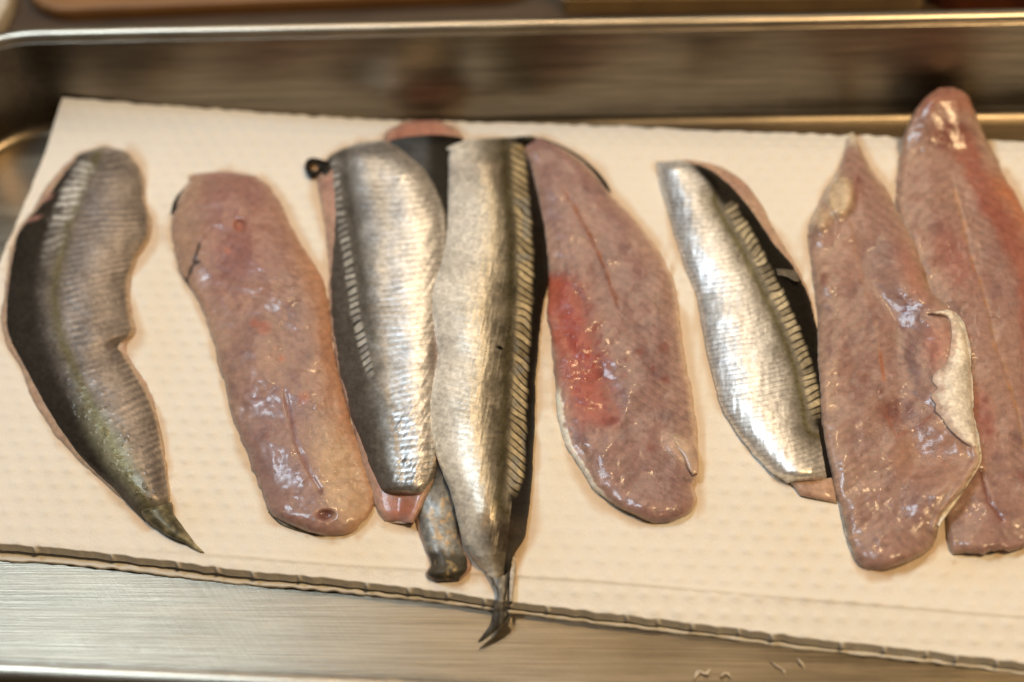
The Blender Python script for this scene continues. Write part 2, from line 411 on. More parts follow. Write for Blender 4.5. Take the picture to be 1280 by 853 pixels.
def body(name, g, z, zb, mat, root, C, extra=None):
    """closed solid: surface z over the grid, underside at zb"""
    if mat is FLESH and not extra: extra = {'wet': wetmask(g, 77)}
    X = P(g.px, g.py, z); nu, nv = g.nu, g.nv
    B = X[:, [0, -1]].copy(); zb = np.broadcast_to(zb, z.shape)
    Lb = X[:, 0].copy(); Rb = X[:, -1].copy(); Lb[:, 2] = np.minimum(zb[:, 0], Lb[:, 2]-.0002); Rb[:, 2] = np.minimum(zb[:, -1], Rb[:, 2]-.0002)
    n = nu*nv; V = np.concatenate([X.reshape(-1, 3), Lb, Rb]); Q = [grid_quads(nu, nv)]
    i = np.arange(nu-1); l0, r0 = n+i, n+nu+i
    Q.append(np.stack([l0, l0+1, (i+1)*nv, i*nv], -1)); Q.append(np.stack([i*nv+nv-1, (i+1)*nv+nv-1, r0+1, r0], -1)); Q.append(np.stack([r0, r0+1, l0+1, l0], -1))
    Q = np.concatenate(Q)
    if mat is SKIN: C = C*(1+.28*vnoise(g.px, g.py, 4.5, 300+len(bpy.data.meshes), 2)+.16*vnoise(g.px, g.py, 24, 301, 2))[..., None]
    at = {'pigment': np.concatenate([C.reshape(-1, 3), C[:, 0], C[:, -1]])}
    for k, a in (extra or {}).items():
        a = np.broadcast_to(a, z.shape); at[k] = np.concatenate([a.reshape(-1), a[:, 0], a[:, -1]])
    return mesh_obj(name, V, Q, mat, root, at)
def pad(st, l, r, t=0, b=0):
    st = np.array(st, float); d = st[:, 2:]-st[:, :2]; n = np.maximum(np.hypot(*d.T), 1)[:, None]; d = d/n
    m = len(st); l = np.interp(np.linspace(0, 1, m), np.linspace(0, 1, len(l)), l)[:, None]; r = np.interp(np.linspace(0, 1, m), np.linspace(0, 1, len(r)), r)[:, None]
    st[:, :2] -= d*l; st[:, 2:] += d*r
    st[0, 1::2] -= t; st[-1, 1::2] += b
    return st.tolist()
TW = ZP+.0002
MAUVE, PINK, RED_, ORANGE, PALE, CREAM = np.array([.27, .168, .168]), np.array([.36, .235, .20]), np.array([.25, .050, .036]), np.array([.46, .21, .11]), np.array([.50, .38, .29]), np.array([.74, .66, .54])
BLOOD = np.array([.14, .04, .033])
def fleshcol(g, seed, base=MAUVE, var=PINK):
    C = np.ones(g.px.shape+(3,))*base
    C = mix(C, var, .5+.6*vnoise(g.px, g.py, 46, seed, 3))
    C = mix(C, np.array([.43, .295, .225]), ss(.22, .5, np.abs(g.s-.5)+.12*vnoise(g.px, g.py, 38, seed+20, 3))*.55)
    C = mix(C, base*np.array([.62, .60, .68]), .6*ss(.1, .75, vnoise(g.px, g.py, 26, seed+1, 3)))
    C = C*(1+.08*vnoise(g.l*.09, g.s*g.w, 2.6, seed+5, 2))[..., None]
    e = np.minimum(g.s, 1-g.s)
    C = mix(C, PALE, (1-ss(0, 12, e*g.w+4*vnoise(g.px, g.py, 14, seed+6, 2)))*.35)
    # myomere lines and small flecks
    ch = g.l+np.abs(g.s-.5)*g.w*.55+vnoise(g.px, g.py, 30, seed+2)*5
    cv = g.l-np.abs(g.s-.5)*g.w*.8+vnoise(g.px, g.py, 34, seed+13, 2)*7
    C = C*(1-.12*ss(-.1, .9, np.sin(cv/13.0*2*math.pi))*ss(-.5, .4, vnoise(g.px, g.py, 44, seed+14, 2)))[..., None]
    C = mix(C, PALE, .14*ss(.75, 1, np.sin(cv/13.0*2*math.pi+2.2))*ss(-.2, .5, vnoise(g.px, g.py, 35, seed+12, 2)))
    fl = ss(.55, .8, vnoise(g.px, g.py, 5, seed+3, 2))*ss(0, .5, vnoise(g.px, g.py, 40, seed+4))
    C = mix(C, np.array([.20, .07, .055]), fl*.4)
    return C, ch
def fleshrelief(g, seed, ch):
    f = ss(0, .12, np.minimum(g.s, 1-g.s))
    return f*((.0010*vnoise(g.px, g.py, 40, seed+8, 2)+.00012*vnoise(g.px, g.py, 9, seed+9, 2)+.00016*ss(.5,.9,vnoise(g.px, g.py, 5, seed+10))*ss(.0,.6,vnoise(g.px, g.py, 50, seed+11))))
def skinbase(g, seed, spacing=8.5, chev=.25):
    ch = g.l+np.abs(g.s-.45)*g.w*chev+vnoise(g.px, g.py, 40, seed)*3
    return np.sin(ch/spacing*2*math.pi)*(.6+.5*vnoise(g.px, g.py, 28, seed+3, 2)), ch
BLACK = np.array([.011, .0095, .0075]); SILV = np.array([.66, .66, .66]); GREEN = np.array([.13, .115, .05]); TAN = np.array([.52, .42, .28]); GREY = np.array([.30, .27, .245])
def band(g, poly, half, pitch, slant, seed):
    """row of slanted platelets along a line: returns mask, height 0..1"""
    d, t, L = sd(poly, g.px, g.py); ph0 = (t+slant*d)/pitch; hw = half*np.minimum(1, .45+qc(t/60))*np.minimum(1, .35+qc((L-t)/120))
    hw = hw*(.95+.12*vnoise(np.floor(ph0)*3.3, ph0*0, 1.7, seed+6))
    m = (1-ss(.45, 1.15, np.abs(d)/hw))*ss(0, 6, t)*ss(0, 25, L-t)
    ph = (t+slant*d*(1+.25*vnoise(t, t*0, 30, seed+5))+vnoise(g.px, g.py, 16, seed)*3.0)/pitch
    k = np.abs(((ph) % 1)-.5)*2; ridge = 1-ss(.5, .95, k)
    amp = .72+.40*vnoise(np.floor(ph)*7.3, np.floor(ph)*1.7, 2.1, seed+2)
    return m, ridge, amp, d, t
FG = 'fish fillets lying side by side on the paper towel'
def fillet(label, xy, z=TW):
    return empty('fish_fillet', tuple(P(*xy, z)), label, 'fish fillet', FG)
print('towel+tray done')

# ---- 1 leftmost, skin up, curved
S1 = [(128, 184, 132, 184), (108, 189, 150, 187), (90, 202, 168, 201), (78, 216, 180, 222), (66, 232, 181, 245), (45, 262, 187, 276), (26, 287, 187, 295), (14, 322, 172, 320), (9, 365, 161, 352), (7, 410, 164, 396), (14, 432, 167, 414), (24, 448, 156, 432), (42, 485, 168, 461), (60, 517, 184, 490), (78, 544, 196, 522), (105, 577, 204, 556), (136, 606, 209, 592), (160, 630, 211, 622), (180, 650, 211, 638)]
root = fillet('leftmost fish fillet, dark skin up and curved, ending in a narrow tail', (110, 420))
gf = grid(pad(S1[:-1], [2, 7, 2, 5, 8, 0], [1, 2, 2, 3, 3, -3], 1, 0), 200, 50, 1.6, 101)
C, ch = fleshcol(gf, 101, np.array([.52, .38, .29]), np.array([.50, .33, .23]))
zf = TW+dome(gf, .0022, 20, 20, 4, .5); body('flesh', gf, zf, TW-.0006, FLESH, root, C)
g = grid(S1, 460, 120, 1.0, 1)
gl = [(122, 190), (100, 235), (82, 287), (70, 340), (66, 369), (72, 410), (79, 432), (101, 483), (127, 534), (152, 578), (170, 612), (190, 640)]
d, t, L = sd(gl, g.px, g.py)
st_, ch = skinbase(g, 11, 8.4, .2)
m, rg, am, bd, bt = band(g, [(112, 200), (92, 235), (72, 285), (60, 335), (55, 365), (60, 410), (70, 440)], 15, 9.5, .5, 3)
m = m*(1-ss(260, 345, g.py)*.95)*ss(-.9, -.1, vnoise(g.px, g.py, 7, 13, 2))
gap = np.zeros(g.px.shape)
C = np.ones(g.px.shape+(3,))*np.array([.30, .26, .235])
C = mix(C, [.46, .38, .31], ss(.72, 1, g.s)*.7)  # belly highlight painted as a paler right side
C = mix(C, [.16, .135, .12], .5+.5*vnoise(g.px, g.py, 40, 12, 3))
flank = ss(2, 22, d)
C = mix(C, C*.45, flank*ss(.0, .8, -st_)*.5*ss(-.9, -.1, vnoise(g.px, g.py, 30, 15)))
C = mix(C, [.46, .38, .32], flank*ss(.2, .8, st_)*.45)
C = mix(C, BLACK*2.2, (1-ss(-30, 16, d+vnoise(g.px, g.py, 14, 14, 2)*4))*.95)
C = mix(C, GREEN, np.exp(-((d-1)/7.0)**2)*.75)
C = mix(C, [.35, .36, .22], blob(g.px, g.py, 140, 560, 16, 60, .8, -.55)*.4)  # greenish specular highlight painted on the lower flank
C = mix(C, [.62, .61, .58], m*rg*am*.9)  # pale platelets, with their glints put into the colour
C = mix(C, [.32, .17, .14], blob(g.px, g.py, 56, 248, 11, 4, .6, -.5)+blob(g.px, g.py, 40, 274, 12, 3, .6, -.3))
C = mix(C, [.70, .52, .36], (1-ss(0, .05, 1-g.s))*.7)
C = mix(C, [.09, .08, .05], ss(.94, .985, g.u)*.8)
sil = np.clip(.12+.35*flank, 0, .75)*(1-m*rg*.7)*(1-ss(.93, .97, g.u)*.6)
z = TW+.0005+dome(g, .0056, 40, 60, 2.2, .6, -.1, .1)+.000018*st_*flank+.0003*ss(.25, .8, vnoise(g.px*.8+g.py*.4, g.py*.8-g.px*.5, 4.5, 19, 2))*ss(430, 520, g.py)*ss(-34, -14, d)*(1-ss(18, 40, d))+.00011*m*rg
z += .0003*vnoise(g.px, g.py, 40, 16, 3)*ss(0, .15, np.minimum(g.s, 1-g.s))
z -= .0012*blob(g.px, g.py, 152, 432, 14, 8, .6)
body('skin', g, z, TW-.0004, SKIN, root, C, {'silver': sil, 'gloss': .38-.08*(1-flank)})
T1 = [(172, 636, 214, 628), (182, 650, 216, 640), (200, 664, 226, 655), (214, 672, 236, 668), (228, 678, 244, 679), (250, 690, 255, 690)]
gt = grid(T1, 90, 30, .8, 17); C = np.ones(gt.px.shape+(3,))*np.array([.06, .055, .035]); C = mix(C, [.30, .26, .15], .35+.6*vnoise(gt.px, gt.py, 8, 18, 2)); C = mix(C, [.50, .44, .28], ss(225, 252, gt.px)*.8)
body('tail_stub', gt, TW+.0008+dome(gt, .0042, 6, 60, 2.2, .6), TW-.0004, SKIN, root, C, {'silver': .15+0*gt.px, 'gloss': .35})

# ---- 2 flesh up, pink
S2 = [(274, 214, 284, 214), (252, 216, 306, 217), (236, 228, 328, 225), (222, 250, 345, 243), (213, 280, 362, 277), (216, 305, 378, 305), (226, 342, 398, 340), (240, 365, 409, 365), (256, 397, 413, 392), (268, 432, 416, 430), (279, 478, 424, 474), (292, 522, 436, 516), (308, 566, 450, 557), (322, 600, 461, 592), (333, 630, 468, 620), (345, 648, 462, 642), (370, 660, 450, 656), (395, 668, 430, 669), (410, 671, 416, 671)]
root = fillet('pink flesh-up fillet second from the left with a black hooked mark on its edge', (340, 450))
g = grid(S2, 420, 120, 2.0, 2); C, ch = fleshcol(g, 22, MAUVE*1.0, np.array([.38, .235, .18]))
C = mix(C, np.array([.30, .12, .10]), blob(g.px, g.py, 295, 300, 55, 70, .8)*.55)
C = mix(C, np.array([.44, .31, .22]), blob(g.px, g.py, 235, 300, 22, 70, .9)*.5)
C = mix(C, np.array([.43, .22, .125]), ss(.74, .98, g.s)*.75*ss(.1, .3, g.u))
C = mix(C, np.array([.25, .16, .165]), blob(g.px, g.py, 340, 580, 42, 60, .8, -.3)*.6)
C = mix(C, np.array([.54, .38, .24]), blob(g.px, g.py, 430, 600, 26, 75, .6, -.35)*.7)
d, t, L = sd([(356, 490), (362, 520), (366, 545), (378, 572), (390, 597), (402, 615)], g.px, g.py)
C = mix(C, BLOOD*1.4, np.exp(-(d/2.2)**2)*.6*ss(0, 20, t))
C = mix(C, BLOOD, blob(g.px, g.py, 407, 644, 9, 6, .5, -.3)*.9)
hk = np.minimum(np.abs(sd([(232, 362), (234, 350), (240, 334), (245, 320), (250, 304)], g.px, g.py)[0]), np.abs(sd([(240, 332), (250, 326)], g.px, g.py)[0]))
C = mix(C, BLACK*2, .85-.85*ss(1.0, 2.8, hk+1.2*vnoise(g.px, g.py, 5, 24)))
C = mix(C, BLACK*2, blob(g.px, g.py, 230, 356, 5, 8, .6)*.9)
for (x, y, r) in ((300, 282, 6), (284, 314, 4), (352, 448, 4), (318, 404, 5), (330, 410, 8), (380, 498, 7)): C = mix(C, np.array([.45, .13, .07]), blob(g.px, g.py, x, y, r, r, .7)*.5)
z = TW+dome(g, .0046, 40, 34, 3.0, .52, 0, .26)+fleshrelief(g, 22, ch)
z += -.0003*np.exp(-(d/3)**2)-.0012*blob(g.px, g.py, 407, 644, 10, 6, .6)
z -= .0014*blob(g.px, g.py, 300, 282, 6, 6, .7)
body('flesh', g, z, TW-.0006, FLESH, root, C)
def strip(name, st, zlo, T, root, col, sil=.1, gloss=.35, nu=60, nv=16, mat=None, jit=.6, seed=5, lift=None, var=.5):
    g = grid(st, nu, nv, jit, seed); C = np.ones(g.px.shape+(3,))*np.array(col); C = C*(1+var*vnoise(g.px, g.py, 7, seed+7, 2))[..., None]
    z = zlo+dome(g, T, 6, 6, 2.4, .5)+(lift(g) if lift else 0)
    return body(name, g, z, zlo-.0006, mat or SKIN, root, np.clip(C, 0, 1), {'silver': sil+0*g.px, 'gloss': gloss})
strip('skin_edge', [(238, 228, 242, 230), (225, 240, 236, 240), (217, 252, 226, 254), (213, 268, 217, 268)], TW+.0006, .0018, root, BLACK*1.3, seed=31)
strip('skin_edge', [(335, 640, 340, 636), (348, 654, 358, 650), (372, 664, 380, 660), (396, 671, 400, 669)], TW, .0016, root, [.16, .13, .08], seed=33)

# ---- 4 under the two in the middle
S4 = [(505, 152, 545, 150), (485, 163, 568, 160), (478, 180, 582, 180), (485, 240, 605, 240), (495, 350, 610, 350), (505, 470, 600, 470), (510, 560, 590, 560), (514, 620, 578, 620), (520, 655, 574, 655), (530, 686, 578, 684), (537, 706, 588, 704), (533, 720, 585, 716), (545, 727, 573, 726)]
root = fillet('dark fillet hidden beneath two overlapping silver fillets, only its ends showing', (545, 420))
gf = grid(S4, 200, 60, 1, 41); C, ch = fleshcol(gf, 41, np.array([.40, .17, .12]), np.array([.46, .24, .18]))
body('flesh', gf, TW+dome(gf, .0024, 14, 20, 4, .5), TW-.0006, FLESH, root, C)
K4 = [(512, 169, 540, 166), (490, 174, 572, 171), (482, 186, 580, 184), (488, 240, 600, 240), (497, 350, 604, 350), (507, 470, 595, 470), (513, 560, 586, 560), (518, 620, 576, 620), (523, 655, 573, 655), (533, 686, 577, 684), (539, 706, 586, 704), (535, 719, 583, 715), (546, 726, 572, 725)]
g = grid(K4, 300, 80, 1, 42); C = np.ones(g.px.shape+(3,))*BLACK*1.2
C = mix(C, [.055, .06, .065], (1-ss(525, 545, g.px))*(g.py < 300))
low = ss(580, 640, g.py); C = mix(C, [.40, .40, .38], low*(.65+.3*vnoise(g.px, g.py, 5, 43, 3)))
C = mix(C, [.55, .36, .18], low*ss(.1, .6, vnoise(g.px, g.py, 7, 44, 2))*.5)
C = mix(C, [.05, .042, .028], ss(684, 696, g.py+vnoise(g.px, g.py, 8, 45)*5)*.92); C = mix(C, [.32, .24, .12], ss(690, 700, g.py)*ss(.35, .7, vnoise(g.px, g.py, 8, 46, 2))*.8)
z = TW+.0008+dome(g, .0036, 16, 14, 2.6, .55)+.0002*low*vnoise(g.px, g.py, 12, 47, 2)
body('skin', g, z, TW-.0003, SKIN, root, C, {'silver': .12+.25*low*(1-ss(684, 696, g.py)), 'gloss': .42})

# ---- 3 skin up, bright silver
S3 = [(450, 178, 482, 175), (428, 186, 505, 184), (410, 197, 522, 199), (410, 215, 536, 218), (411, 235, 547, 238), (414, 275, 558, 272), (414, 320, 562, 318), (413, 370, 560, 368), (418, 425, 556, 425), (426, 470, 553, 470), (437, 512, 551, 512), (447, 545, 550, 545), (458, 578, 547, 578), (468, 602, 542, 600), (476, 620, 530, 621)]
root = fillet('bright silver skin-up fillet with a small black ring at its top left corner', (485, 400))
F3 = [(450, 180, 482, 178), (424, 190, 505, 186), (404, 203, 522, 200), (396, 222, 534, 218), (397, 240, 545, 238), (404, 275, 556, 272), (410, 320, 560, 318), (411, 370, 558, 368), (416, 425, 556, 425), (424, 470, 554, 470), (435, 512, 551, 512), (444, 545, 549, 545), (452, 578, 547, 578), (462, 606, 543, 602), (470, 636, 528, 634), (480, 652, 516, 654)]
b3 = lambda g: .0030*ss(.45, .95, g.s)*ss(.02, .1, g.u)
gf = grid(F3, 240, 60, 1, 51); C, ch = fleshcol(gf, 51, np.array([.46, .26, .22]), np.array([.50, .30, .24])); C = mix(C, [.36, .13, .075], blob(gf.px, gf.py, 503, 634, 18, 12, .7)*.8)
zf = TW+dome(gf, .0036, 20, 16, 3.5, .5)*(1-.3*ss(600, 640, gf.py))+b3(gf); body('flesh', gf, zf, TW-.0006+b3(gf), FLESH, root, C)
g = grid(S3, 460, 130, .9, 3); st_, ch = skinbase(g, 52, 7.6, .12)
bp = [(416, 200), (419, 225), (423, 255), (431, 300), (437, 340), (444, 392), (455, 440), (466, 480)]
d, t, L = sd(bp, g.px, g.py); m, rg, am, bd, bt = band(g, bp, 7.2, 9.0, .35, 53)
bnd = np.interp(g.py, [190, 240, 300, 400, 440, 480, 520, 570, 620], [430, 434, 446, 460, 466, 470, 478, 480, 484])   # end of the dark back
x = g.px-bnd
C = np.ones(g.px.shape+(3,))*SILV
C = mix(C, [.74, .66, .56], ss(.62, .95, g.s)*.6+.35*ss(520, 610, g.py))
C = mix(C, [.26, .24, .20], (1-ss(0, 26, x))*.9)
C = mix(C, BLACK, 1-ss(-22, 26, x+vnoise(g.px, g.py, 10, 54, 2)*6))
C = mix(C, [.34, .32, .30], blob(g.px, g.py, 470, 238, 22, 36, .9, .2)*.55+blob(g.px, g.py, 445, 200, 40, 14, .8, -.3)*.6)
C = mix(C, C*.5, ss(.15, .8, -st_)*.6*ss(0, 30, x))
C = mix(C, [.16, .14, .12], (1-ss(20, 62, x))*ss(200, 260, g.py)*.55)
C = mix(C, [.36, .27, .24], blob(g.px, g.py, 548, 440, 11, 30, .7)*.8)
C = mix(C, [.44, .43, .40], m*rg*am); C = mix(C, BLACK, m*(1-rg)*.9)
C = mix(C, [.06, .055, .045], np.exp(-((d-14)/5)**2)*.5*(g.py < 430))
C = mix(C, [.10, .08, .06], (1-ss(0, .03, 1-g.u))*.5)
sil = np.clip(.08+.68*ss(-14, 26, x), 0, .78)*(1-m*rg*.6)
low = ss(440, 560, g.py)
wr = vnoise(g.px*.9+g.py*.5, g.py*.35-g.px*.2, 5, 55, 2)
z = TW+.0008+dome(g, .0066, 22, 20, 2.2, .58, 0, .1)+b3(g)+.00003*st_*ss(0, 20, x)+.00010*m*rg+.00016*wr*low*ss(0, 20, x)+.0001*ss(.55, .9, g.s)*vnoise(g.px*1.0+g.py*.6, g.py*.2, 5, 56)
z += .0003*vnoise(g.px, g.py, 45, 57, 3)*ss(0, .15, np.minimum(g.s, 1-g.s))
body('skin', g, z, TW-.0002+b3(g), SKIN, root, C, {'silver': sil, 'gloss': .35+0*x})
def torus(name, c, R, r, root, col, sq=1.0, n=40, k=12, mat=SKIN):
    V = []; 
    for i in range(n):
        a = 2*math.pi*i/n; rr = r*(1+.25*math.sin(3*a+1))
        for j in range(k):
            b = 2*math.pi*j/k; V.append((c[0]+(R+rr*math.cos(b))*math.cos(a), c[1]+(R+rr*math.cos(b))*math.sin(a)*sq, c[2]+rr*math.sin(b)))
    Fc = [[i*k+j, ((i+1) % n)*k+j, ((i+1) % n)*k+(j+1) % k, i*k+(j+1) % k] for i in range(n) for j in range(k)]
    nv = len(V); return mesh_obj(name, V, Fc, mat, root, {'pigment': np.ones((nv, 3))*np.array(col), 'silver': np.full(nv, .1), 'gloss': np.full(nv, .35)})
strip('skin_edge', [(400, 199, 404, 200), (402, 204, 414, 204), (402, 212, 414, 214), (404, 219, 408, 220)], TW+.0022, .0026, root, BLACK*1.2, seed=59)
c = P(393, 209, TW+.002); torus('fin_ring', c, .0027, .0010, root, BLACK*1.2, 1.25)
strip('flesh', [(388, 205, 392, 205), (387, 210, 398, 210), (390, 216, 396, 216)], TW+.0003, .0014, root, [.30, .19, .10], mat=FLESH, seed=58)

# ---- 5 middle, skin up with platelet row and curled tail
S5 = [(585, 174, 632, 172), (570, 178, 650, 171), (562, 192, 657, 190), (560, 225, 668, 222), (559, 275, 682, 275), (554, 318, 685, 320), (540, 358, 684, 358), (538, 385, 678, 388), (542, 415, 675, 415), (546, 434, 673, 436), (543, 465, 670, 465), (537, 497, 669, 497), (536, 523, 668, 523), (543, 560, 667, 558), (552, 588, 666, 588), (563, 618, 663, 618), (572, 650, 660, 645), (580, 680, 655, 672), (592, 700, 643, 692), (605, 714, 640, 705), (615, 728, 638, 722)]
root = fillet('long golden silver fillet whose thin curled tail hangs over the towel edge', (610, 450))
b5 = lambda g: (.0052*(1-ss(.45, 1.0, g.s)))*ss(.0, .06, g.u)*(1-ss(.80, .97, g.u))
gf = grid(pad(S5, [-4, -3, -3, -2, 4, -3, -2, 0, -1], [-4, -4, -4, -3, -3, -1, -2]), 240, 50, 1, 61); C, ch = fleshcol(gf, 61, np.array([.50, .36, .28]), np.array([.56, .44, .34]))
body('flesh', gf, TW+dome(gf, .0026, 20, 30, 4, .5)+b5(gf), TW-.0006+b5(gf), FLESH, root, C)
g = grid(S5, 520, 130, .9, 5); st_, ch = skinbase(g, 62, 7.0, .2)
bp = [(646, 178), (648, 205), (650, 235), (653, 265), (656, 315), (656, 360), (654, 397), (652, 438), (649, 485), (647, 544), (644, 590), (640, 625)]
d, t, L = sd(bp, g.px, g.py); m, rg, am, bd, bt = band(g, bp, 11.5, 9.6, -.75, 63)
C = np.ones(g.px.shape+(3,))*np.array([.47, .42, .33])
lft = 1-ss(.16, .54, g.s+.05*vnoise(g.px, g.py, 30, 64, 2))
C = mix(C, [.80, .76, .68], lft)
C = mix(C, [.15, .13, .095], ss(.36, .68, g.s)*.85*(.7+.6*vnoise(g.px, g.py, 26, 65, 3)))
hl = vnoise(g.px*1.3+g.py*.25, g.py*.16, 3.0, 66, 2)
C = mix(C, [.66, .60, .48], ss(.15, .7, hl)*.45*ss(.25, .5, g.s))
C = mix(C, C*.66, ss(0, .9, -st_)*.3*(g.py > 260))
C = mix(C, [.33, .27, .22], blob(g.px, g.py, 600, 215, 40, 16, .8)*.5)
C = mix(C, GREEN*.7, np.exp(-((d+17)/6)**2)*.75)
C = mix(C, BLACK, ss(-16, 2, d)); C = mix(C, [.74, .64, .42], m*rg*np.clip(am, .2, 1)*.95)
C = mix(C, [.32, .36, .40], m*rg*ss(.2, .6, vnoise(g.px, g.py, 14, 67))*.6)
ds, _, _ = sd([(536, 500), (536, 523), (543, 560), (552, 588), (563, 618), (572, 650), (580, 680), (595, 705)], g.px, g.py)
C = mix(C, [.74, .68, .56], np.exp(-((ds-4)/7)**2)*ss(480, 520, g.py)*.9)
C = mix(C, [.045, .034, .024], blob(g.px, g.py, 632, 672, 32, 26, .6)*.92)
C = mix(C, [.34, .22, .11], blob(g.px, g.py, 606, 640, 6, 20, .8)*.6)
C = mix(C, BLACK*.8, blob(g.px, g.py, 625, 435, 5, 2.2, .5, .4))
sil = np.clip(.62-.38*lft, 0, 1)*(1-ss(-14, -2, d)*.9)+m*rg*.25
sil = np.clip(sil, 0, .85)*(1-.8*blob(g.px, g.py, 632, 672, 34, 28, .6))
z = TW+.0008+dome(g, .0066, 14, 50, 2.2, .6, .1, .1)+b5(g)+.000015*st_*(1-ss(-18, -6, d))+.00011*m*rg+.00010*hl*ss(.2, .5, g.s)*(1-ss(-18, -8, d))
z += .0003*vnoise(g.px, g.py, 45, 68, 3)*ss(0, .15, np.minimum(g.s, 1-g.s))
body('skin', g, z, TW-.0002+b5(g), SKIN, root, C, {'silver': sil, 'gloss': .37})
T5 = [(606, 714, 641, 704), (616, 728, 637, 721), (621, 738, 634, 736), (621, 750, 632, 748), (617, 762, 631, 758), (615, 771, 636, 768), (613, 780, 632, 776), (605, 792, 620, 788), (597, 802, 602, 801)]
def tl(g): return np.interp(g.py, [704, 735, 752, 765, 800], [.0012, .0016, .001, -.0012, -.0034])
gt = grid(T5, 140, 34, .7, 69); C = np.ones(gt.px.shape+(3,))*np.array([.12, .11, .095]); C = mix(C, [.42, .38, .31], .2+.8*vnoise(gt.px*1.6, gt.py*.4, 6, 70, 2)); C = mix(C, BLACK, ss(.55, .9, gt.s)*(gt.py < 750)*.8+ss(755, 765, gt.py)*.75)
body('tail_fin', gt, TW+dome(gt, .0014, 4, 60, 2.2, .6)+tl(gt), TW-.0006+tl(gt), SKIN, root, C, {'silver': .15+0*gt.px, 'gloss': .40})
T6 = [(640, 696, 645, 694), (638, 712, 644, 712), (637, 730, 642, 732), (637, 752, 640, 752)]
strip('tail_membrane', T6, TW, .0008, root, [.42, .38, .33], .1, .4, seed=71, lift=lambda g: tl(g))

# ---- 6 flesh up with the red belly
S6 = [(655, 172, 675, 172), (652, 182, 700, 182), (660, 205, 733, 203), (668, 240, 762, 238), (675, 280, 795, 277), (682, 320, 828, 318), (684, 355, 842, 350), (684, 385, 848, 385), (688, 420, 853, 420), (692, 460, 859, 458), (695, 505, 866, 500), (706, 552, 873, 547), (728, 590, 873, 583), (752, 621, 868, 610), (775, 636, 870, 630), (800, 648, 858, 645), (818, 655, 836, 654)]
root = fillet('pink flesh-up fillet with a large red patch along its left side', (775, 430))
g = grid(S6, 420, 130, 1.8, 6); C, ch = fleshcol(g, 72, MAUVE*1.0, np.array([.34, .21, .185]))
rp = [(686, 345), (712, 352), (738, 395), (752, 440), (765, 490), (762, 530), (742, 528), (715, 505), (697, 465), (686, 400)]
d1, _, _ = sd([(700, 352), (716, 385), (728, 430), (738, 480), (748, 525)], g.px, g.py)
rd = (1-ss(10, 42, np.abs(d1+4)+8*vnoise(g.px, g.py, 16, 79, 2)))*ss(335, 355, g.py)*(1-ss(500, 560, g.py+vnoise(g.px, g.py, 20, 73)*14))
C = mix(C, RED_*1.3, rd*.95); C = mix(C, [.40, .12, .07], rd*(1-ss(.0, .22, g.s))*.8)
C = mix(C, [.18, .05, .045], rd*np.exp(-((d1-20)/10)**2)*.7)
d2, t2, L2 = sd([(692, 220), (712, 248), (737, 290), (757, 335), (774, 385)], g.px, g.py)
C = mix(C, [.26, .085, .035], np.exp(-(d2/3.0)**2)*ss(5, 40, t2)*(1-ss(L2-8, L2, t2))*(.45+.55*ss(-.3, .3, vnoise(g.px, g.py, 6, 74))))
for (x, y, r) in ((800, 440, 5), (830, 435, 6), (785, 450, 4), (832, 475, 5), (780, 470, 5), (815, 460, 4), (812, 560, 5)): C = mix(C, BLOOD*1.6, blob(g.px, g.py, x, y, r, r, .8)*.55)
C = mix(C, [.80, .76, .68], (1-ss(3, 7, g.s*g.w-5*vnoise(g.px, g.py, 13, 88, 3)-2))*ss(478, 500, g.py)*(1-ss(612, 632, g.py)))
C = mix(C, [.60, .44, .33], (1-ss(0, .06, 1-g.s))*.8); C = mix(C, [.58, .42, .33], blob(g.px, g.py, 850, 560, 22, 12, .7, .6)*.6)
z = TW+dome(g, .0043, 30, 30, 3.0, .55, .1, .26)+fleshrelief(g, 75, ch)-.0002*np.exp(-(d2/3)**2)*ss(5, 40, t2)-.0006*rd
z += .0008*blob(g.px, g.py, 852, 560, 24, 12, .5, .6)
body('flesh', g, z, TW-.0006, FLESH, root, C)
strip('skin_edge', [(676, 172, 682, 175), (704, 183, 702, 190), (735, 203, 730, 208), (758, 228, 750, 228), (764, 240, 758, 240)], TW+.0004, .0042, root, BLACK*1.6, seed=76)
strip('skin_edge', [(637, 172, 652, 170), (636, 178, 668, 171), (640, 186, 664, 180), (650, 194, 658, 190)], TW, .0050, root, [.07, .068, .045], seed=77)
strip('skin_edge', [(748, 618, 754, 613), (768, 634, 772, 628), (788, 645, 792, 640), (800, 650, 803, 647)], TW, .0026, root, [.20, .19, .15], seed=79)

strip('skin_flap', [(828, 548, 836, 541), (840, 558, 854, 545), (852, 570, 868, 556), (860, 586, 873, 578), (866, 594, 872, 592)], TW+.0030, .0020, root, [.46, .33, .25], mat=FLESH, seed=90, var=.15)

# ---- 7 skin up, small silver
S7 = [(820, 203, 850, 200), (822, 215, 880, 207), (828, 240, 912, 227), (838, 275, 940, 258), (852, 322, 968, 300), (870, 365, 992, 332), (878, 405, 1010, 366), (884, 440, 1020, 405), (893, 475, 1025, 445), (904, 513, 1028, 485), (921, 540, 1030, 520), (946, 572, 1034, 552), (965, 592, 1038, 578), (985, 604, 1042, 600)]
root = fillet('slanting silver skin-up fillet right of the fillet with the red patch', (935, 420))
F7 = pad(S7, [-4, -4, -3, -4, -2], [8, 16, 5, 0, 0, 0, 0]); F7.append([1000, 620, 1046, 630])
gf = grid(F7, 220, 50, 1, 81); C, ch = fleshcol(gf, 81, np.array([.50, .32, .25]), np.array([.56, .40, .30]))
body('flesh', gf, TW+dome(gf, .0024, 14, 16, 4, .5), TW-.0006, FLESH, root, C)
g = grid(S7, 460, 120, .9, 8); st_, ch = skinbase(g, 82, 6.2, .1)
